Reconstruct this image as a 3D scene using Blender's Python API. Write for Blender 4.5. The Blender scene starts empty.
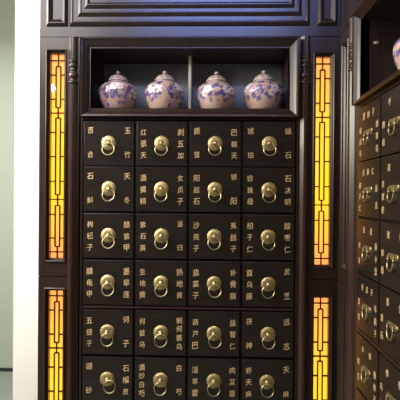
import bpy, bmesh, math, random
from mathutils import Vector, Matrix
random.seed(7)
PI = math.pi
C = bpy.context.scene.collection
SC = bpy.context.scene

# ------------------------------------------------------------------ camera
F = 468.0                       # focal length in pixels of a 400 px frame
CAM = Vector((0, -1.9, 1.55))
YAW, PITCH, ROLL = math.atan(14/F), math.atan(2/F), math.radians(0.45)
fwd = Vector((-math.sin(YAW)*math.cos(PITCH), math.cos(YAW)*math.cos(PITCH), -math.sin(PITCH)))
r0 = fwd.cross(Vector((0, 0, 1))).normalized(); u0 = r0.cross(fwd).normalized()
rt = r0*math.cos(ROLL)+u0*math.sin(ROLL); up = -r0*math.sin(ROLL)+u0*math.cos(ROLL)
cam = bpy.data.cameras.new('camera'); camo = bpy.data.objects.new('camera', cam); C.objects.link(camo)
cam.sensor_fit = 'HORIZONTAL'; cam.sensor_width = 36; cam.lens = 36*F/400
cam.clip_start = 0.02; cam.clip_end = 60
m = Matrix.Identity(4)
for i, v in enumerate((rt, up, -fwd)):
    for j in range(3): m[j][i] = v[j]
m.translation = CAM
camo.matrix_world = m
SC.camera = camo

# ------------------------------------------------------------------ world, lights, exposure
SC.view_settings.view_transform = 'Standard'; SC.view_settings.look = 'None'
SC.view_settings.gamma = 1; SC.view_settings.use_curve_mapping = False
SC.view_settings.exposure = 0.0
w = bpy.data.worlds.new('world'); SC.world = w; w.use_nodes = True
w.node_tree.nodes['Background'].inputs[0].default_value = (0.8, 0.85, 1, 1)
w.node_tree.nodes['Background'].inputs[1].default_value = 0.05

def area(name, loc, target, sx, sy, power, col, spread=180):
    l = bpy.data.lights.new(name, 'AREA'); l.shape = 'RECTANGLE'; l.size = sx; l.size_y = sy
    l.energy = power; l.color = col; l.spread = math.radians(spread)
    o = bpy.data.objects.new(name, l); C.objects.link(o); o.location = loc
    d = Vector(target)-Vector(loc); o.rotation_euler = d.to_track_quat('-Z', 'Y').to_euler()
    return o
area('ceiling_strip_light', (0.0, -1.80, 2.97), (0.0, -1.80, 0), 2.0, 0.07, 17, (1.0, 0.95, 0.90))
area('frieze_blue_fill', (-0.02, -1.55, 2.98), (-0.02, 0, 2.72), 1.05, 0.40, 5.5, (0.23, 0.34, 1.0), 42)  # added blue light, kept narrow to tint the frieze mouldings
area('window_daylight', (-2.95, -0.85, 2.55), (1.0, -0.65, 2.35), 2.2, 0.75, 140, (1.0, 0.93, 0.76))
area('left_ceiling_panel', (-2.3, 0.15, 2.97), (-2.3, 0.15, 0), 1.1, 1.4, 95, (1.0, 0.98, 0.95))
area('pilaster_sheen_fill', (-1.35, -1.40, 2.95), (-0.85, 0.0, 2.0), 0.9, 0.7, 8, (1.0, 0.97, 0.93), 90)  # unseen fill added for the pier and the sheen on the upper left pilaster
g_ = area('small_ceiling_spot', (-2.04, -3.83, 2.90), (-0.7, 0, 1.9), 0.10, 0.10, 1.6, (1.0, 0.98, 0.95))
g_.data.shape = 'DISK'
area('pier_fill', (-1.9, -0.7, 2.95), (-1.0, 0.0, 1.6), 0.25, 0.25, 6, (1.0, 0.97, 0.93), 50)  # extra fill put in only to whiten the pier
area('corridor_ceiling_light', (-2.0, 1.4, 2.95), (-2.0, 1.4, 0), 1.2, 0.5, 6, (1.0, 0.98, 0.93))

# ------------------------------------------------------------------ materials
def mat(name, col, rough=0.5, metal=0.0, spec=0.5, bump=0.0, scale=60, var=0.0, stretch=(1, 1, 1), coat=0, col2=None, emit=None, estr=0):
    M = bpy.data.materials.new(name); M.use_nodes = True
    nt = M.node_tree; b = nt.nodes['Principled BSDF']
    b.inputs['Base Color'].default_value = (*col, 1); b.inputs['Roughness'].default_value = rough
    b.inputs['Metallic'].default_value = metal; b.inputs['Specular IOR Level'].default_value = spec
    b.inputs['Coat Weight'].default_value = coat; b.inputs['Coat Roughness'].default_value = 0.15
    if emit:
        b.inputs['Emission Color'].default_value = (*emit, 1); b.inputs['Emission Strength'].default_value = estr
    tc = nt.nodes.new('ShaderNodeTexCoord'); mp = nt.nodes.new('ShaderNodeMapping')
    mp.inputs['Scale'].default_value = stretch
    nt.links.new(tc.outputs['Object'], mp.inputs['Vector'])
    nz = nt.nodes.new('ShaderNodeTexNoise'); nz.inputs['Scale'].default_value = scale; nz.inputs['Detail'].default_value = 4
    nt.links.new(mp.outputs['Vector'], nz.inputs['Vector'])
    if col2 is not None:
        rp = nt.nodes.new('ShaderNodeValToRGB')
        rp.color_ramp.elements[0].position = 0.35; rp.color_ramp.elements[1].position = 0.68
        rp.color_ramp.elements[0].color = (*col, 1); rp.color_ramp.elements[1].color = (*col2, 1)
        nt.links.new(nz.outputs['Fac'], rp.inputs['Fac']); nt.links.new(rp.outputs['Color'], b.inputs['Base Color'])
    if bump:
        bp = nt.nodes.new('ShaderNodeBump'); bp.inputs['Strength'].default_value = bump; bp.inputs['Distance'].default_value = 0.002
        nt.links.new(nz.outputs['Fac'], bp.inputs['Height']); nt.links.new(bp.outputs['Normal'], b.inputs['Normal'])
    return M

WOOD = mat('dark_lacquered_wood', (0.018, 0.011, 0.009), 0.30, spec=0.42, bump=0.05, scale=14, stretch=(6, 6, 0.6), col2=(0.036, 0.018, 0.013))
REDWOOD = mat('reddish_brown_wood', (0.028, 0.012, 0.009), 0.3, spec=0.55, bump=0.05, scale=14, stretch=(6, 6, 0.6), col2=(0.045, 0.020, 0.014))
DRAWER = mat('black_drawer_lacquer', (0.014, 0.011, 0.010), 0.25, spec=0.32, bump=0.04, scale=9, stretch=(0.7, 4, 6), col2=(0.024, 0.017, 0.014))
GAP = mat('dark_gap_wood', (0.010, 0.005, 0.004), 0.6, spec=0.3, bump=0.02)
NICHE = mat('niche_back_board', (0.26, 0.28, 0.33), 0.6, spec=0.3, bump=0.03, scale=20, col2=(0.30, 0.32, 0.37))
PART = mat('pale_partition_edge', (0.50, 0.46, 0.38), 0.5, bump=0.05, scale=30)
BRASS = mat('aged_brass', (0.33, 0.25, 0.11), 0.42, metal=0.8, bump=0.8, scale=260, col2=(0.58, 0.46, 0.24))
BRASSD = mat('dull_bronze', (0.22, 0.16, 0.08), 0.45, metal=0.8, bump=0.6, scale=240, col2=(0.40, 0.31, 0.16))
BRASS2 = mat('polished_brass_ring', (0.50, 0.41, 0.23), 0.3, metal=0.95, bump=0.05, scale=200)
GOLD = mat('gold_character_paint', (0.84, 0.55, 0.27), 0.5, metal=0.1, bump=0.1, scale=300, col2=(0.95, 0.70, 0.40))
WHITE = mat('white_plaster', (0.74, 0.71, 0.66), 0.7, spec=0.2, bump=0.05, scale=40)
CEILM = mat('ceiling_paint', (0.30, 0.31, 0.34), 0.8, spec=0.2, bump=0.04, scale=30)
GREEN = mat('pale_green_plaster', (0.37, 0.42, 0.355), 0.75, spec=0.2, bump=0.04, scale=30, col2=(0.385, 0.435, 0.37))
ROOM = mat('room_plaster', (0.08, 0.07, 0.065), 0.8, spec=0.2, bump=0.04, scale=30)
FLOOR = mat('pale_green_floor_tile', (0.22, 0.245, 0.205), 0.4, bump=0.02, scale=3, col2=(0.25, 0.275, 0.235))
BLACK = mat('black_skirting', (0.02, 0.022, 0.02), 0.5, bump=0.02)
LATT = mat('lattice_wood', (0.03, 0.012, 0.005), 0.5, bump=0.02)

def glow_mat():
    M = bpy.data.materials.new('backlit_amber_panel'); M.use_nodes = True
    nt = M.node_tree; b = nt.nodes['Principled BSDF']
    b.inputs['Base Color'].default_value = (0.5, 0.3, 0.06, 1); b.inputs['Roughness'].default_value = 0.6
    tc = nt.nodes.new('ShaderNodeTexCoord'); sp = nt.nodes.new('ShaderNodeSeparateXYZ')
    nt.links.new(tc.outputs['Generated'], sp.inputs[0])
    rp = nt.nodes.new('ShaderNodeValToRGB'); e = rp.color_ramp.elements
    e[0].position = 0.0; e[0].color = (1.8, 0.53, 0.14, 1)
    e[1].position = 1.0; e[1].color = (1.8, 0.54, 0.13, 1)
    for p, c in ((0.13, (2.0, 0.72, 0.08, 1)), (0.34, (2.2, 0.98, 0.03, 1)), (0.62, (2.1, 0.92, 0.045, 1)), (0.85, (2.0, 0.72, 0.08, 1))):
        n = e.new(p); n.color = c
    nt.links.new(sp.outputs['Z'], rp.inputs['Fac'])
    nt.links.new(rp.outputs['Color'], b.inputs['Emission Color']); b.inputs['Emission Strength'].default_value = 0.95
    return M
GLOW = glow_mat()

def glass_mat():
    M = bpy.data.materials.new('thin_clear_glass'); M.use_nodes = True
    nt = M.node_tree; nt.nodes.remove(nt.nodes['Principled BSDF'])
    t = nt.nodes.new('ShaderNodeBsdfTransparent'); g = nt.nodes.new('ShaderNodeBsdfGlossy'); g.inputs['Roughness'].default_value = 0.03
    fr = nt.nodes.new('ShaderNodeFresnel'); fr.inputs['IOR'].default_value = 1.45
    nz = nt.nodes.new('ShaderNodeTexNoise'); nz.inputs['Scale'].default_value = 6
    bp = nt.nodes.new('ShaderNodeBump'); bp.inputs['Strength'].default_value = 0.02
    nt.links.new(nz.outputs['Fac'], bp.inputs['Height']); nt.links.new(bp.outputs['Normal'], g.inputs['Normal'])
    mx = nt.nodes.new('ShaderNodeMixShader')
    nt.links.new(fr.outputs[0], mx.inputs[0]); nt.links.new(t.outputs[0], mx.inputs[1]); nt.links.new(g.outputs[0], mx.inputs[2])
    nt.links.new(mx.outputs[0], nt.nodes['Material Output'].inputs[0])
    return M
GLASS = glass_mat()

def jar_mat():
    M = bpy.data.materials.new('painted_porcelain'); M.use_nodes = True
    nt = M.node_tree; b = nt.nodes['Principled BSDF']
    at = nt.nodes.new('ShaderNodeVertexColor'); at.layer_name = 'glaze'
    nz = nt.nodes.new('ShaderNodeTexNoise'); nz.inputs['Scale'].default_value = 60
    mx = nt.nodes.new('ShaderNodeMixRGB'); mx.blend_type = 'MULTIPLY'; mx.inputs[0].default_value = 0.2
    nt.links.new(at.outputs['Color'], mx.inputs[1]); nt.links.new(nz.outputs['Color'], mx.inputs[2])
    nt.links.new(mx.outputs[0], b.inputs['Base Color'])
    b.inputs['Roughness'].default_value = 0.22; b.inputs['Coat Weight'].default_value = 0.5; b.inputs['Coat Roughness'].default_value = 0.08
    return M
JAR = jar_mat()

# ------------------------------------------------------------------ helpers
def P(px, py, Y=0.0):
    """the (x, z) where the photograph's point (px, py) meets the upright plane y = Y"""
    d = fwd*F + rt*(px-200) - up*(py-200)
    t = (Y-CAM.y)/d.y
    q = CAM + d*t
    return q.x, q.z
def X(px, py=200, Y=0.0): return P(px, py, Y)[0]
def Z(py, px=200, Y=0.0): return P(px, py, Y)[1]

def box(bm, x0, x1, y0, y1, z0, z1, bev=0.0, mi=0):
    vs = [bm.verts.new((x, y, z)) for x in (x0, x1) for y in (y0, y1) for z in (z0, z1)]
    fs = [bm.faces.new([vs[i] for i in q]) for q in ((0, 1, 3, 2), (4, 6, 7, 5), (0, 4, 5, 1), (2, 3, 7, 6), (0, 2, 6, 4), (1, 5, 7, 3))]
    for f in fs: f.material_index = mi
    if bev:
        es = list({e for f in fs for e in f.edges})
        bmesh.ops.bevel(bm, geom=es, offset=bev, segments=2, affect='EDGES', profile=0.5)
def ringframe(bm, x0, x1, z0, z1, prof, close=False):
    """mitred moulding round a rectangle; prof = (inset, y) steps from outside in"""
    rings = []
    for ins, y in prof:
        rings.append([bm.verts.new(p) for p in ((x0+ins, y, z0+ins), (x1-ins, y, z0+ins), (x1-ins, y, z1-ins), (x0+ins, y, z1-ins))])
    for a, b in zip(rings, rings[1:]):
        for i in range(4):
            j = (i+1) % 4
            bm.faces.new((a[i], a[j], b[j], b[i]))
    if close: bm.faces.new(rings[-1])
def lathe(bm, prof, n=32, cx=0, cy=0, cz=0, axis='Z', cap=True, mod=None):
    rings = []
    for r, h in prof:
        ring = []
        for k in range(n):
            a = 2*PI*k/n; rr = r*(mod(a, h) if mod else 1)
            if axis == 'Z': p = (cx+rr*math.cos(a), cy+rr*math.sin(a), cz+h)
            else: p = (cx+rr*math.cos(a), cy+h, cz+rr*math.sin(a))
            ring.append(bm.verts.new(p))
        rings.append(ring)
    for a, b in zip(rings, rings[1:]):
        for i in range(n):
            j = (i+1) % n
            f = bm.faces.new((a[i], a[j], b[j], b[i])); f.smooth = True
    if cap:
        bm.faces.new(rings[0]); bm.faces.new(rings[-1])
def torus(bm, c, R, r, tilt=0.0, sway=0.0, n=36, mm=8, a0=0, a1=2*PI):
    """ring standing in the xz plane, tilted about x so its foot leans out"""
    full = abs(a1-a0-2*PI) < 1e-6
    rows = []
    cnt = n if full else n+1
    for i in range(cnt):
        a = a0+(a1-a0)*i/n; row = []
        for k in range(mm):
            b = 2*PI*k/mm
            p = Vector(((R+r*math.cos(b))*math.cos(a), r*math.sin(b), (R+r*math.cos(b))*math.sin(a)))
            p = Matrix.Rotation(sway, 3, 'Y') @ (Matrix.Rotation(tilt, 3, 'X') @ p)
            row.append(bm.verts.new(p+Vector(c)))
        rows.append(row)
    for i in range(cnt if full else cnt-1):
        a, b = rows[i], rows[(i+1) % cnt]
        for k in range(mm):
            f = bm.faces.new((a[k], a[(k+1) % mm], b[(k+1) % mm], b[k])); f.smooth = True
    if not full:
        bm.faces.new(rows[0]); bm.faces.new(rows[-1])
def obj(name, bm, material, parent=None, loc=(0, 0, 0)):
    bmesh.ops.recalc_face_normals(bm, faces=bm.faces)
    me = bpy.data.meshes.new(name); bm.to_mesh(me); bm.free()
    me.materials.append(material)
    o = bpy.data.objects.new(name, me); C.objects.link(o)
    if parent: o.parent = parent
    o.location = loc
    return o
def empty(name, loc, rz, label, cat, group=None):
    o = bpy.data.objects.new(name, None); C.objects.link(o); o.empty_display_size = 0.05
    o.location = loc; o.rotation_euler = (0, 0, rz); o['label'] = label; o['category'] = cat
    if group: o['group'] = group
    return o
def struct(name, bx_, material, bev=0):
    bm = bmesh.new()
    for b in bx_: box(bm, *b)
    o = obj(name, bm, material); o['kind'] = 'structure'; return o

# ------------------------------------------------------------------ measured lines of the cabinet wall
XS = X(338.3, 200)                     # plane of the side cabinet's front
XL = X(38.8, 200)                      # left end of the front cabinet
DX0 = X(83.8, 190); PW = (X(243.3, 190)-DX0)/3; DW = PW-0.0110
ZR = [Z(121.5), Z(167.3), Z(214.2), Z(261.2), Z(311.0), Z(358.5)]
DH = 0.1815
TOP = Z(36.8)                          # seam between frieze and face
NICHE_O = (X(81.8, 80), X(298.5, 80), Z(117.5), Z(39.0))   # niche frame outer
NF = 0.037                             # width of that frame
SEAM = Z(276.3, 55)
SLOT = [(Z(258.5, 56), Z(53.0, 56)), (Z(258.5, 56)-(Z(53.0, 56)-Z(291.0, 56)), Z(291.0, 56))]
DEPTH = 0.30
FRZ = 2.62                             # top of the frieze
CEIL = 3.5
XR = XS

# ------------------------------------------------------------------ the room
struct('floor', [(-3.2, XS+0.6, -4.2, 2.5, -0.1, 0)], FLOOR)
struct('ceiling', [(-3.2, XS+0.6, -4.2, 2.5, CEIL, CEIL+0.1)], CEILM)
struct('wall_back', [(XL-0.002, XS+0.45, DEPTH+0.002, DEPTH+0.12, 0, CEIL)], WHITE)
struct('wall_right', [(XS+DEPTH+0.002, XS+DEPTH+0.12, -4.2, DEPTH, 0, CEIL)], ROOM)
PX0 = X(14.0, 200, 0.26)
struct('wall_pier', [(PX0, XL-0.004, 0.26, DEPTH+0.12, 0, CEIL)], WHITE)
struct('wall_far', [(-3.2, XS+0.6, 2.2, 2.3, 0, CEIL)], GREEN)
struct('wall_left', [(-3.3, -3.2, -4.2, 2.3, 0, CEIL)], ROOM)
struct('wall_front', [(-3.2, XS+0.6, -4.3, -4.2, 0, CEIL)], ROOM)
struct('baseboard_far', [(-3.19, PX0+0.3, 2.185, 2.199, 0.0, 0.028)], BLACK)

# ------------------------------------------------------------------ builders for the joinery (local frame: x along the face, -y out of it)
def column_bm(cx, z0, z1, zc0, zc1):
    """half-engaged chamfered post with turned rings between zc0 and zc1"""
    bm = bmesh.new()
    n = 40
    sec = [(-0.0195, 0.004), (-0.0195, 0.0), (-0.0065, -0.0135), (-0.0050, -0.0125), (-0.0030, -0.0125), (-0.0015, -0.0160), (0.0015, -0.0160), (0.0030, -0.0125), (0.0050, -0.0125), (0.0065, -0.0135), (0.0195, 0.0), (0.0195, 0.004)]
    for a, b in ((z0, zc0-0.006), (zc1+0.006, z1)):
        lo = [bm.verts.new((cx+x, y, a)) for x, y in sec]; hi = [bm.verts.new((cx+x, y, b)) for x, y in sec]
        for i in range(len(sec)):
            j = (i+1) % len(sec); bm.faces.new((lo[i], lo[j], hi[j], hi[i]))
        bm.faces.new(lo); bm.faces.new(hi)
    H = zc1-zc0
    pr = [(0.013, -0.008), (0.021, -0.002), (0.021, 0.04*H), (0.015, 0.10*H), (0.014, 0.16*H), (0.0195, 0.26*H), (0.021, 0.36*H), (0.017, 0.46*H),
          (0.0125, 0.52*H), (0.017, 0.55*H), (0.0175, 0.60*H), (0.0125, 0.64*H), (0.018, 0.70*H), (0.0205, 0.76*H), (0.0185, 0.83*H), (0.013, 0.88*H), (0.019, 0.93*H), (0.021, 0.97*H), (0.015, H+0.008)]
    lathe(bm, [(r, zc0+h) for r, h in pr], n=n, cx=cx, cy=0.002)
    return bm

def lattice_bm(x0, x1, z0, z1, y):
    bm = bmesh.new(); H = z1-z0; t = 0.0025; xc = (x0+x1)/2; hw = 0.0095
    def zz(p): return z1-(p-53.0)/205.5*H
    def hb(p, a, b): box(bm, a, b, y-0.004, y+0.004, zz(p)-t, zz(p)+t)
    def vb(x, p, q): box(bm, x-t, x+t, y-0.004, y+0.004, zz(q), zz(p))
    for p in (59.0, 112.0, 199.3, 252.5): hb(p, x0, x1)
    for p, q in ((53, 65), (106.5, 117), (194.5, 205.5), (247, 258.5)): vb(xc, p, q)
    for a, b, tk in ((65, 106.5, (73.5, 98.0)), (117, 194.5, (131.5, 156, 181)), (205.5, 247, (214.5, 238.5))):
        for s in (-1, 1): vb(xc+s*hw, a, b)
        hb(a, xc-hw, xc+hw); hb(b, xc-hw, xc+hw)
        for p in tk:
            hb(p, x0, xc-hw); hb(p, xc+hw, x1)
    return bm

def pilaster(parent, x0, x1, sc, cc, sw=0.0585, dz=0.0):
    """wall-lamp pilaster from x0 to x1, lamp slot centred sc, turned post centred cc"""
    s0, s1 = sc-sw/2, sc+sw/2
    SL = [(a+dz, b+dz) for a, b in SLOT]
    bm = bmesh.new()
    gap = 0.0016
    # carcass behind, then face boards with the slot openings left free
    box(bm, x0, x1, 0.040, DEPTH, 0, TOP-0.001)
    mo = 0.014
    zt = TOP-0.001
    for k, (a, b) in enumerate(SL):
        top = zt if k == 0 else SEAM-gap
        bot = SEAM+gap if k == 0 else 0.10
        box(bm, x0, s0-mo, 0, 0.040, bot, top); box(bm, s1+mo, x1, 0, 0.040, bot, top)
        box(bm, s0-mo, s1+mo, 0, 0.040, b+mo, top); box(bm, s0-mo, s1+mo, 0, 0.040, bot, a-mo)
    box(bm, x0+0.002, x1-0.002, 0.006, 0.040, SEAM-gap, SEAM+gap)
    box(bm, x0, x1, 0.006, 0.04, 0, 0.10)
    obj('body', bm, WOOD, parent)
    for k, (a, b) in enumerate(SL):
        bm = bmesh.new()
        ringframe(bm, s0-mo, s1+mo, a-mo, b+mo, [(0, 0.001), (0.000, -0.0035), (0.003, -0.006), (0.006, -0.0035), (0.0085, 0.002), (mo, 0.008), (mo, 0.034)])
        obj('slot_moulding', bm, WOOD, parent)
        bm = bmesh.new(); box(bm, s0, s1, 0.030, 0.036, a, b)
        lp = obj('light_panel', bm, GLOW, parent); lp['label'] = 'glowing amber backlit panel'
        obj('lattice', lattice_bm(s0, s1, a, b, 0.024), LATT, lp)
        bm = bmesh.new(); box(bm, s0+0.0005, s1-0.0005, 0.0155, 0.0175, a+0.0005, b-0.0005)
        obj('glass_pane', bm, GLASS, lp)
    if cc is not None:
        c = obj('turned_post', column_bm(cc, 0.10, zt, Z(83.0), Z(61.0)), REDWOOD, parent)
        c['label'] = 'reddish brown turned post'

def frieze(parent, x0, x1, panels):
    bm = bmesh.new()
    box(bm, x0, x1, 0.004, DEPTH, TOP+0.001, FRZ)
    box(bm, x0, x1, -0.0005, 0.004, TOP+0.0015, TOP+0.034)
    obj('body', bm, WOOD, parent)
    for a, b, big in panels:
        bm = bmesh.new()
        if big:
            pr = [(0, 0.004), (0.000, -0.002), (0.012, -0.0100), (0.014, -0.0100), (0.018, -0.006), (0.034, -0.006), (0.036, -0.008), (0.048, -0.016), (0.050, -0.016),
                  (0.053, -0.012), (0.064, -0.012), (0.066, -0.014), (0.077, -0.0215), (0.080, -0.0215), (0.088, -0.016), (0.100, -0.016)]
        else:
            pr = [(0, 0.004), (0.000, -0.002), (0.009, -0.010), (0.012, -0.010), (0.027, 0.000), (0.031, 0.000)]
        ringframe(bm, a, b, TOP+(0.046), FRZ-0.04, pr, close=True)
        obj('raised_panel', bm, WOOD, parent)

# text meshes
dg_cache = {}
def glyph(ch):
    if ch in dg_cache: return dg_cache[ch]
    cu = bpy.data.curves.new('t', 'FONT'); cu.body = ch; cu.size = 1.0; cu.resolution_u = 3; cu.offset = -0.006
    to = bpy.data.objects.new('t', cu); C.objects.link(to)
    bpy.context.view_layer.update()
    dg = bpy.context.evaluated_depsgraph_get()
    me = bpy.data.meshes.new_from_object(to.evaluated_get(dg))
    vs = [v.co.copy() for v in me.vertices]; fs = [tuple(p.vertices) for p in me.polygons]
    bpy.data.objects.remove(to); bpy.data.curves.remove(cu); bpy.data.meshes.remove(me)
    x0, x1 = min(v.x for v in vs), max(v.x for v in vs); y0, y1 = min(v.y for v in vs), max(v.y for v in vs)
    c = ((x0+x1)/2, (y0+y1)/2); s = max(x1-x0, y1-y0)
    out = ([((v.x-c[0])/s, (v.y-c[1])/s) for v in vs], fs)
    dg_cache[ch] = out
    return out
def inscription(parent, items, y, size, mat_=GOLD):
    """items = (character, x, z); brushed characters laid a hair above the drawer front"""
    bm = bmesh.new()
    for ch, x, z in items:
        vs, fs = glyph(ch)
        s = size*random.uniform(0.93, 1.05); rot = random.uniform(-0.05, 0.08); sh = 0.10
        nv = []
        for (u, v) in vs:
            u2 = u*0.92; v2 = v+sh*u
            nv.append(bm.verts.new((x+s*(u2*math.cos(rot)-v2*math.sin(rot)), y, z+s*(u2*math.sin(rot)+v2*math.cos(rot)))))
        for f in fs:
            try: bm.faces.new([nv[i] for i in f])
            except ValueError: pass
    g = bm.faces[:]
    ret = bmesh.ops.extrude_face_region(bm, geom=g)
    for v in [e for e in ret['geom'] if isinstance(e, bmesh.types.BMVert)]: v.co.y -= 0.0005
    return obj('inscription', bm, mat_, parent)
def col_items(txt, x, w, h):
    offs = {2: (0.213, 0.75), 3: (0.245, 0.505, 0.765), 4: (0.215, 0.40, 0.60, 0.80)}[len(txt)]
    return [(c, x, h/2-o*h) for c, o in zip(txt, offs)]

# shared pull meshes (made once, used by every drawer)
def rosette_bm():
    bm = bmesh.new()
    def sc(a, h): return 1+0.035*math.cos(a*18) if h > -0.0025 else 1+0.02*math.cos(a*18)
    lathe(bm, [(0.0295, 0.0), (0.0300, -0.0010), (0.0290, -0.0022), (0.0240, -0.0030), (0.0225, -0.0044), (0.0180, -0.0040), (0.0150, -0.0050), (0.0125, -0.0046)], n=108, axis='Y', mod=sc)
    return bm
def knob_bm():
    bm = bmesh.new()
    pr = [(0.0095, -0.0046)]+[(0.0092*math.cos(t), -0.0050-0.0105*math.sin(t)) for t in [0.15*i for i in range(1, 10)]]+[(0.0008, -0.0156)]
    lathe(bm, pr, n=28, axis='Y')
    torus(bm, (0, -0.0150, -0.0030), 0.0036, 0.0014, n=16, mm=6)
    return bm
def ring_bm():
    bm = bmesh.new(); torus(bm, (0, 0, -0.0255), 0.0245, 0.0020, n=48); return bm
def fin(bm, name, m_):
    bmesh.ops.recalc_face_normals(bm, faces=bm.faces); me = bpy.data.meshes.new(name); bm.to_mesh(me); bm.free(); me.materials.append(m_); return me
ROS, KNB, RNG = fin(rosette_bm(), 'rosette', BRASS), fin(knob_bm(), 'knob', BRASS), fin(ring_bm(), 'pull_ring', BRASS2)
def front_mesh(w, h):
    bm = bmesh.new(); box(bm, -w/2, w/2, 0.0, 0.020, -h/2, h/2, bev=0.0016); return fin(bm, 'drawer', DRAWER)
FRONT = front_mesh(DW, DH)
# bail handle of the side cabinet: bat-shaped plate, two posts and a drop bail
def plate_bm():
    bm = bmesh.new()
    half = [(0.0, 0.0125), (0.006, 0.0155), (0.012, 0.0125), (0.020, 0.0135), (0.028, 0.0155), (0.0345, 0.0110), (0.0400, 0.0125), (0.0430, 0.004), (0.0385, -0.004), (0.0330, -0.0035), (0.0300, -0.0110), (0.0215, -0.0130), (0.0150, -0.0085), (0.0080, -0.0120), (0.0, -0.0175)]
    pts = half+[(-x, z) for x, z in reversed(half[1:-1])]
    pts = [(x*0.88, z*0.72) for x, z in pts]
    a = [bm.verts.new((x, 0, z)) for x, z in pts]; b = [bm.verts.new((x*0.94, -0.0018, z*0.94)) for x, z in pts]
    for i in range(len(pts)):
        j = (i+1) % len(pts); bm.faces.new((a[i], a[j], b[j], b[i]))
    bm.faces.new(b); bm.faces.new(a)
    for s in (-1, 1):
        lathe(bm, [(0.0050, -0.001), (0.0052, -0.0025), (0.0034, -0.004), (0.0034, -0.006), (0.0042, -0.007), (0.0034, -0.0085), (0.0012, -0.0092)], n=16, cx=s*0.0205, axis='Y')
    return bm
def bail_bm():
    bm = bmesh.new()
    torus(bm, (0, 0, -0.017), 0.0205, 0.0026, n=28, a0=PI, a1=2*PI)
    for s in (-1, 1): lathe(bm, [(0.0026, -0.017), (0.0026, 0.001)], n=8, cx=s*0.0205)
    return bm
PLT, BAI = fin(plate_bm(), 'handle_plate', BRASSD), fin(bail_bm(), 'drop_bail', BRASS2)
def inst(name, me, parent, loc, rot=(0, 0, 0)):
    o = bpy.data.objects.new(name, me); C.objects.link(o); o.parent = parent; o.location = loc; o.rotation_euler = rot; return o

FY = -0.004      # plane of the drawer fronts
def cabinet_shell(parent, ox, ncol, nsh, NF=NF):
    """ox = x of the first drawer's left edge; shell, niche and moulding"""
    xa, xb = ox-(DX0-X(80.2, 200)), ox+ncol*PW-0.011+(DX0-X(80.2, 200))
    xa -= nsh
    n0 = ox-(DX0-NICHE_O[0])-nsh; n1 = ox+ncol*PW-0.011+(DX0-NICHE_O[0])
    nz0, nz1 = NICHE_O[2], NICHE_O[3]
    ND = 0.225
    bm = bmesh.new()
    # sides, top rail, niche surround, backing behind drawers
    box(bm, xa, ox-0.006, 0.0, DEPTH, 0, TOP-0.001, 0); box(bm, ox+ncol*PW-0.005, xb, 0.0, DEPTH, 0, TOP-0.001, 0)
    box(bm, ox-0.006, ox+ncol*PW-0.005, 0.0, DEPTH, nz1-NF+0.001, TOP-0.001)
    box(bm, ox-0.006, ox+ncol*PW-0.005, 0.0, DEPTH, ZR[0]+0.006, nz0+NF-0.001)
    ix0, ix1 = n0+NF, n1-NF
    if ix0 > ox-0.006: box(bm, ox-0.006, ix0, 0.0, DEPTH, nz0+NF-0.001, nz1-NF+0.001)
    box(bm, ix1, ox+ncol*PW-0.005, 0.0, DEPTH, nz0+NF-0.001, nz1-NF+0.001)
    obj('carcass', bm, WOOD, parent)
    bm = bmesh.new(); box(bm, ix0, ix1, ND, DEPTH-0.01, nz0+NF, nz1-NF)
    obj('niche_back', bm, NICHE, parent)['label'] = 'grey blue board at the back of the open niche'
    bm = bmesh.new()
    box(bm, ox-0.006, ox+ncol*PW-0.005, 0.016, DEPTH, 0.10, ZR[0]+0.006)
    # rails and dividers standing between the drawers
    for r, z in enumerate(ZR):
        zb = z-DH
        nxt = ZR[r+1] if r+1 < len(ZR) else zb-0.010
        box(bm, ox-0.006, ox+ncol*PW-0.005, 0.006, 0.016, nxt+0.002, zb-0.002)
    for c in range(1, ncol): box(bm, ox+c*PW-0.0085, ox+c*PW-0.0025, 0.006, 0.016, ZR[-1]-DH, ZR[0])
    obj('drawer_dividers', bm, GAP, parent)
    bm = bmesh.new()
    zj = (ZR[4]+ZR[3]-DH)/2
    box(bm, ox-0.004, ox+ncol*PW-0.007, -0.003, 0.010, zj-0.0035, zj+0.0035, bev=0.001)
    obj('joint_strip', bm, REDWOOD, parent)['label'] = 'reddish strip where the upper drawer case meets the lower'
    bm = bmesh.new()
    q = NF/0.037
    ringframe(bm, n0, n1, nz0, nz1, [(0, 0.001), (0.0, -0.019), (0.002, -0.022), (0.005*q, -0.0215), (0.007*q, -0.017), (0.010*q, -0.0165), (0.018*q, -0.009), (0.0195*q, -0.0095), (0.0215*q, -0.0075), (0.034*q, 0.001), (NF, 0.001), (NF, 0.03)])
    obj('niche_frame', bm, WOOD, parent)
    # cupboard doors below the drawers
    zb = ZR[-1]-DH-0.012
    wtot = ncol*PW-0.011
    for k in range(2):
        a = ox+k*wtot/2+0.002; b = ox+(k+1)*wtot/2-0.002
        bm = bmesh.new(); box(bm, a, b, -0.002, 0.015, 0.12, zb)
        ringframe(bm, a+0.05, b-0.05, 0.17, zb-0.05, [(0, -0.002), (0.004, -0.008), (0.012, -0.008), (0.018, -0.003)])
        d = obj('cupboard_door', bm, WOOD, parent)
        bm = bmesh.new(); lathe(bm, [(0.006, -0.002), (0.005, -0.012), (0.011, -0.018), (0.009, -0.026), (0.002, -0.028)], n=16, cx=(b-0.025 if k == 0 else a+0.025), cz=zb-0.12, axis='Y')
        obj('door_knob', bm, BRASS, d)
    return n0, n1, ix0, ix1, nz0+NF, ND

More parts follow.
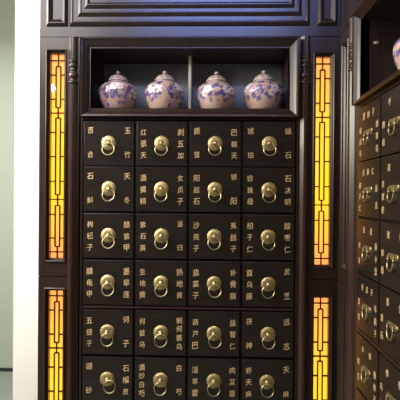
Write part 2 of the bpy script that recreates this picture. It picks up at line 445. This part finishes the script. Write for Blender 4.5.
# ------------------------------------------------------------------ front medicine cabinet
cabF = empty('medicine_cabinet', (0, 0, 0), 0, 'dark wooden medicine cabinet facing the viewer, with round brass ring pulls', 'cabinet')
n0, n1, ix0, ix1, nfz, ND = cabinet_shell(cabF, DX0, 4, 0.0)
xd = X(189.8, 80, 0.10)
bm = bmesh.new(); box(bm, xd-0.006, xd+0.006, 0.10, ND-0.001, nfz, NICHE_O[3]-NF, bev=0.001)
obj('niche_partition', bm, PART, cabF)['label'] = 'pale upright partition between the second and third jar'
TXT = [[('百合', '玉竹'), ('红景天', '刺五加'), ('鹿茸', '巴戟天'), ('琥珀', '磁石')],
       [('石斛', '天冬'), ('酒黄精', '女贞子'), ('阳起石', '锁阳'), ('珍珠母', '石决明')],
       [('枸杞子', '醋鳖甲'), ('紫石英', '当归'), ('沙苑子', '菟丝子'), ('柏子仁', '酸枣仁')],
       [('醋龟甲', '墨旱莲'), ('生地黄', '熟地黄'), ('韭菜子', '补骨脂'), ('首乌藤', '灵芝')],
       [('五倍子', '诃子'), ('何首乌', '制何首乌'), ('葫芦巴', '益智仁'), ('茯神', '远志')],
       [('硼砂', '石榴皮'), ('酒炒白芍', '白芍'), ('淫羊藿', '肉苁蓉'), ('野天麻', '天麻')]]
RX = [[-.6, 0, .4, .2], [-.6, .1, .1, .2], [-1.2, -.2, .2, .2], [-1.4, -.8, -.7, .7], [-.8, -.4, -1.0, -.2], [-4.0, -.2, .2, 0]]   # ring sway in px
for r in range(6):
    for c in range(4):
        cx, cz = DX0+c*PW+DW/2, ZR[r]-DH/2
        d = inst('drawer', FRONT, cabF, (cx, FY, cz))
        L_, R_ = TXT[r][c]
        d['label'] = 'black drawer lettered %s and %s in gold' % (L_, R_)
        dx = random.uniform(-0.0015, 0.0015)
        inst('rosette', ROS, d, (dx, 0, 0.0015), (0, random.uniform(0, 0.3), 0))
        inst('knob', KNB, d, (dx, 0, 0.0015))
        sway = math.atan(RX[r][c]/246/0.0255)
        inst('pull_ring', RNG, d, (dx, -0.0150, -0.0005), (random.uniform(-0.30, -0.20), sway, 0))
        mg = 0.0275
        inscription(d, col_items(L_, -DW/2+mg, DW, DH), -0.0002, 0.0265)
        inscription(d, col_items(R_, DW/2-mg, DW, DH), -0.0002, 0.0265)

# ------------------------------------------------------------------ pilasters with lamps and the frieze
pl = empty('lamp_pilaster', (0, 0, 0), 0, 'dark lamp pilaster with glowing amber lattice beside the white wall, left of the jars', 'wall lamp')
pilaster(pl, XL, X(78.8, 200)-0.0005, X(55.7, 200), X(72.7, 200))
pr_ = empty('lamp_pilaster', (0, 0, 0), 0, 'dark lamp pilaster with glowing amber lattice in the corner, right of the jars', 'wall lamp')
xb_front = DX0+4*PW-0.011+(DX0-X(80.2, 200))
pilaster(pr_, xb_front+0.0005, XS+0.02, X(322.8, 200), X(304.2, 200), dz=-0.0145)
fz = empty('frieze', (0, 0, 0), 0, 'dark panelled frieze with stepped mouldings above the front cabinet', 'cornice')
frieze(fz, XL, XS+0.02, [(X(46.5, 20), X(67.5, 20), 0), (X(69.5, 20), X(310, 20), 1), (X(317.5, 20), X(337.5, 20), 0)])

# ------------------------------------------------------------------ side medicine cabinet, turned to face left
SO = (XS, 0, 0); SR = -PI/2
OX = 0.271
cabS = empty('medicine_cabinet', SO, SR, 'dark wooden medicine cabinet on the right wall, drawers with drop bail handles', 'cabinet')
s_n0, s_n1, s_i0, s_i1, s_z, _ = cabinet_shell(cabS, OX, 3, 0.016, 0.027)
TS = [[('黑附子', '制川乌', '制草乌'), ('干姜', '肉桂', '高良姜'), ('吴茱萸', '花椒', '丁香')],
      [('火麻仁', '柏子仁', '远志'), ('茯苓', '合欢皮', '夜交藤'), ('龙骨', '牡蛎', '磁石')],
      [('天麦', '茯苓', '赤小豆'), ('玫瑰', '知母', '石膏'), ('栀子', '黄芩', '黄连')],
      [('冬瓜子', '泽泻', '车前子'), ('薏仁', '滑石', '木通'), ('通草', '瞿麦', '萹蓄')],
      [('木香', '枳壳', '香附子'), ('佛手', '乌药', '沉香'), ('青皮', '陈皮', '枳实')],
      [('三七', '蒲黄', '茜草'), ('白及', '地榆', '槐花'), ('艾叶', '侧柏', '仙鹤草')]]
for r in range(6):
    for c in range(3):
        cx, cz = OX+c*PW+DW/2, ZR[r]-DH/2
        d = inst('drawer', FRONT, cabS, (cx, FY, cz))
        T_, L_, R_ = TS[r][c]
        d['label'] = 'black drawer with bail handle, gold characters on three sides'
        inst('handle_plate', PLT, d, (0, 0, -0.004))
        inst('drop_bail', BAI, d, (0, -0.0060, -0.004), (random.uniform(-0.15, -0.05), 0, 0))
        tops = [(ch, (i-(len(T_)-1)/2)*(0.045 if len(T_) == 3 else 0.07), DH/2-0.036) for i, ch in enumerate(T_)]
        if c == 1: tops = [(T_[0], -0.055+0.02, DH/2-0.034), (T_[1], 0.055, DH/2-0.034)]
        def side(t, x):
            zz = {2: (0.0, -0.052), 3: (0.012, -0.026, -0.064)}[len(t)]
            return [(ch, x, z) for ch, z in zip(t, zz)]
        inscription(d, tops, -0.0002, 0.0220)
        inscription(d, side(L_, -DW/2+0.0225), -0.0002, 0.0220)
        inscription(d, side(R_, DW/2-0.0225), -0.0002, 0.0220)
for zc in (2.088, s_z+0.012):  # two small pale blocks just inside the niche opening
    bm = bmesh.new(); box(bm, s_i0-0.007, s_i0+0.004, 0.045, 0.060, zc-0.004, zc+0.005, bev=0.001)
    box(bm, s_i0-0.007, s_i0+0.009, 0.050, 0.056, zc-0.001, zc+0.001)
    obj('pale_block', bm, PART, cabS)['label'] = 'small pale block'
ps = empty('lamp_pilaster', SO, SR, 'dark lamp pilaster on the right wall, next to the corner, seen edge on', 'wall lamp')
pilaster(ps, 0.002, OX-0.016-(DX0-X(80.2, 200))-0.0005, 0.092, OX-0.082)
fs = empty('frieze', SO, SR, 'dark frieze above the right wall cabinet, running toward the viewer', 'cornice')
Ls = OX+3*PW+0.02
frieze(fs, 0.002, Ls, [(0.235, Ls-0.02, 1)])

# ------------------------------------------------------------------ porcelain jars
def jar_prof():
    # body then lid; unit: metres, height 0.165
    b = [(0.001, 0.0), (0.040, 0.0), (0.047, 0.002), (0.050, 0.006), (0.060, 0.018), (0.0700, 0.038), (0.0770, 0.058), (0.0800, 0.076), (0.0785, 0.090), (0.0740, 0.101), (0.0640, 0.111), (0.0520, 0.1175), (0.0430, 0.1205), (0.0395, 0.123), (0.0390, 0.1265), (0.0385, 0.1268), (0.001, 0.1268)]
    return b
def smooth(pr, n):
    # Catmull-Rom through the profile
    out = []
    for i in range(len(pr)-1):
        p0 = pr[max(i-1, 0)]; p1 = pr[i]; p2 = pr[i+1]; p3 = pr[min(i+2, len(pr)-1)]
        for k in range(n):
            t = k/n
            f = lambda a, b, c, d: 0.5*((2*b)+(-a+c)*t+(2*a-5*b+4*c-d)*t*t+(-a+3*b-3*c+d)*t**3)
            out.append((max(0.0008, f(p0[0], p1[0], p2[0], p3[0])), f(p0[1], p1[1], p2[1], p3[1])))
    out.append(pr[-1]); return out
rj = random.Random(11)
flowers = []     # (angle, z, radius, petals, colour, heart colour)
for base in (0.0, 1.57, 3.14, 4.71):
    for k in range(34):
        a = base+rj.gauss(0, 0.42); z = 0.074+rj.gauss(0, 0.021)
        flowers.append((a, z, rj.uniform(0.006, 0.0125), rj.choice((4, 5, 6)), rj.choice(((0.10, 0.075, 0.30), (0.16, 0.12, 0.38), (0.24, 0.17, 0.44), (0.12, 0.10, 0.26), (0.45, 0.33, 0.52))), (0.42, 0.32, 0.52)))
    for k in range(3):
        a = base+rj.uniform(-0.45, 0.45); z = 0.088+rj.uniform(-0.022, 0.014)
        flowers.append((a, z, rj.uniform(0.014, 0.019), 5, (0.86, 0.78, 0.78), (0.62, 0.34, 0.40)))
    for k in range(6):
        a = base+rj.gauss(0.6, 0.4); z = 0.062+rj.gauss(0, 0.02)
        flowers.append((a, z, rj.uniform(0.004, 0.008), 5, (0.62, 0.25, 0.26), (0.75, 0.5, 0.3)))
    for k in range(10):
        a = base+rj.gauss(0, 0.6); z = 0.068+rj.gauss(0, 0.024)
        flowers.append((a, z, rj.uniform(0.004, 0.009), 2, (0.20, 0.19, 0.26), (0.3, 0.28, 0.34)))
def glaze(a, z, r):
    col = (0.74, 0.50, 0.42)
    n = math.sin(a*3+z*70)*0.5+0.5
    col = (0.64+0.05*n, 0.42+0.06*n, 0.35+0.07*n)
    for fa, fz_, fr, npet, cc, hc in flowers:
        da = (a-fa+PI) % (2*PI)-PI
        u, v = da*max(r, 0.03), z-fz_
        q = math.hypot(u, v)
        if q < fr:
            th = math.atan2(v, u)
            edge = fr*(0.62+0.38*abs(math.cos(th*npet/2+fa*7)))
            if q < edge:
                s = q/edge
                col = hc if s < 0.22 else tuple(x*(0.85+0.3*s) for x in cc)
    return col
def jar_parts():
    bm = bmesh.new(); N = 160
    lathe(bm, smooth(jar_prof(), 6), n=N, cap=False)
    bmesh.ops.recalc_face_normals(bm, faces=bm.faces)
    me = bpy.data.meshes.new('jar_body'); bm.to_mesh(me); bm.free()
    lid = bmesh.new()
    lp = [(0.0405, 0.1272), (0.0425, 0.1280), (0.0425, 0.1305), (0.0385, 0.1335), (0.0370, 0.1380), (0.0320, 0.1455), (0.0220, 0.1515), (0.0110, 0.1545), (0.0055, 0.1560), (0.0050, 0.1580), (0.0085, 0.1605), (0.0095, 0.1640), (0.0075, 0.1680), (0.0030, 0.1705), (0.0010, 0.1710)]
    lathe(lid, smooth(lp, 4), n=64)
    bmesh.ops.recalc_face_normals(lid, faces=lid.faces)
    ml = bpy.data.meshes.new('lid'); lid.to_mesh(ml); lid.free()
    for mm_, lidf in ((me, False), (ml, True)):
        ca = mm_.color_attributes.new('glaze', 'FLOAT_COLOR', 'POINT')
        for i, v in enumerate(mm_.vertices):
            a = math.atan2(v.co.y, v.co.x); r = math.hypot(v.co.x, v.co.y)
            if lidf:
                col = (0.66, 0.47, 0.38) if v.co.z > 0.134 else (0.78, 0.66, 0.58)
                if 0.134 < v.co.z < 0.153 and math.sin(a*9+v.co.z*160) > 0.72: col = (0.30, 0.22, 0.42)
            else: col = glaze(a, v.co.z, r) if 0.012 < v.co.z < 0.118 else (0.52, 0.40, 0.40)
            ca.data[i].color = (*col, 1)
        mm_.materials.append(JAR)
        for p in mm_.polygons: p.use_smooth = True
    return me, ml
JB, JL = jar_parts()
def jar(loc, rz, s, label, group='porcelain jars in the front niche'):
    o = bpy.data.objects.new('porcelain_jar', None); C.objects.link(o); o.empty_display_size = 0.03
    o.location = loc; o.rotation_euler = (0, 0, rz); o.scale = (s, s, s)
    o['label'] = label; o['category'] = 'jar'; o['group'] = group
    inst('jar_body', JB, o, (0, 0, 0)); inst('lid', JL, o, (0, 0, 0))
    return o
JY = 0.108
for px, rz, s, lab in ((117.9, 0.25, 1.05, 'lidded porcelain jar with blue-purple flowers, leftmost in the niche'),
                       (164.6, 1.15, 1.06, 'lidded floral porcelain jar just left of the pale niche partition'),
                       (216.2, 2.35, 1.04, 'lidded floral porcelain jar just right of the pale niche partition'),
                       (263.6, 3.3, 1.07, 'lidded floral porcelain jar at the right end of the front niche')):
    jar((X(px, 95, JY), JY, nfz+0.0005), rz, s, lab)
o = jar((XS+0.108, -0.520, s_z+0.0005), 0.9, 1.07, 'pink lidded porcelain jar in the right wall cabinet, cut off by the frame edge', 'porcelain jars in the side niche')
del o['group']
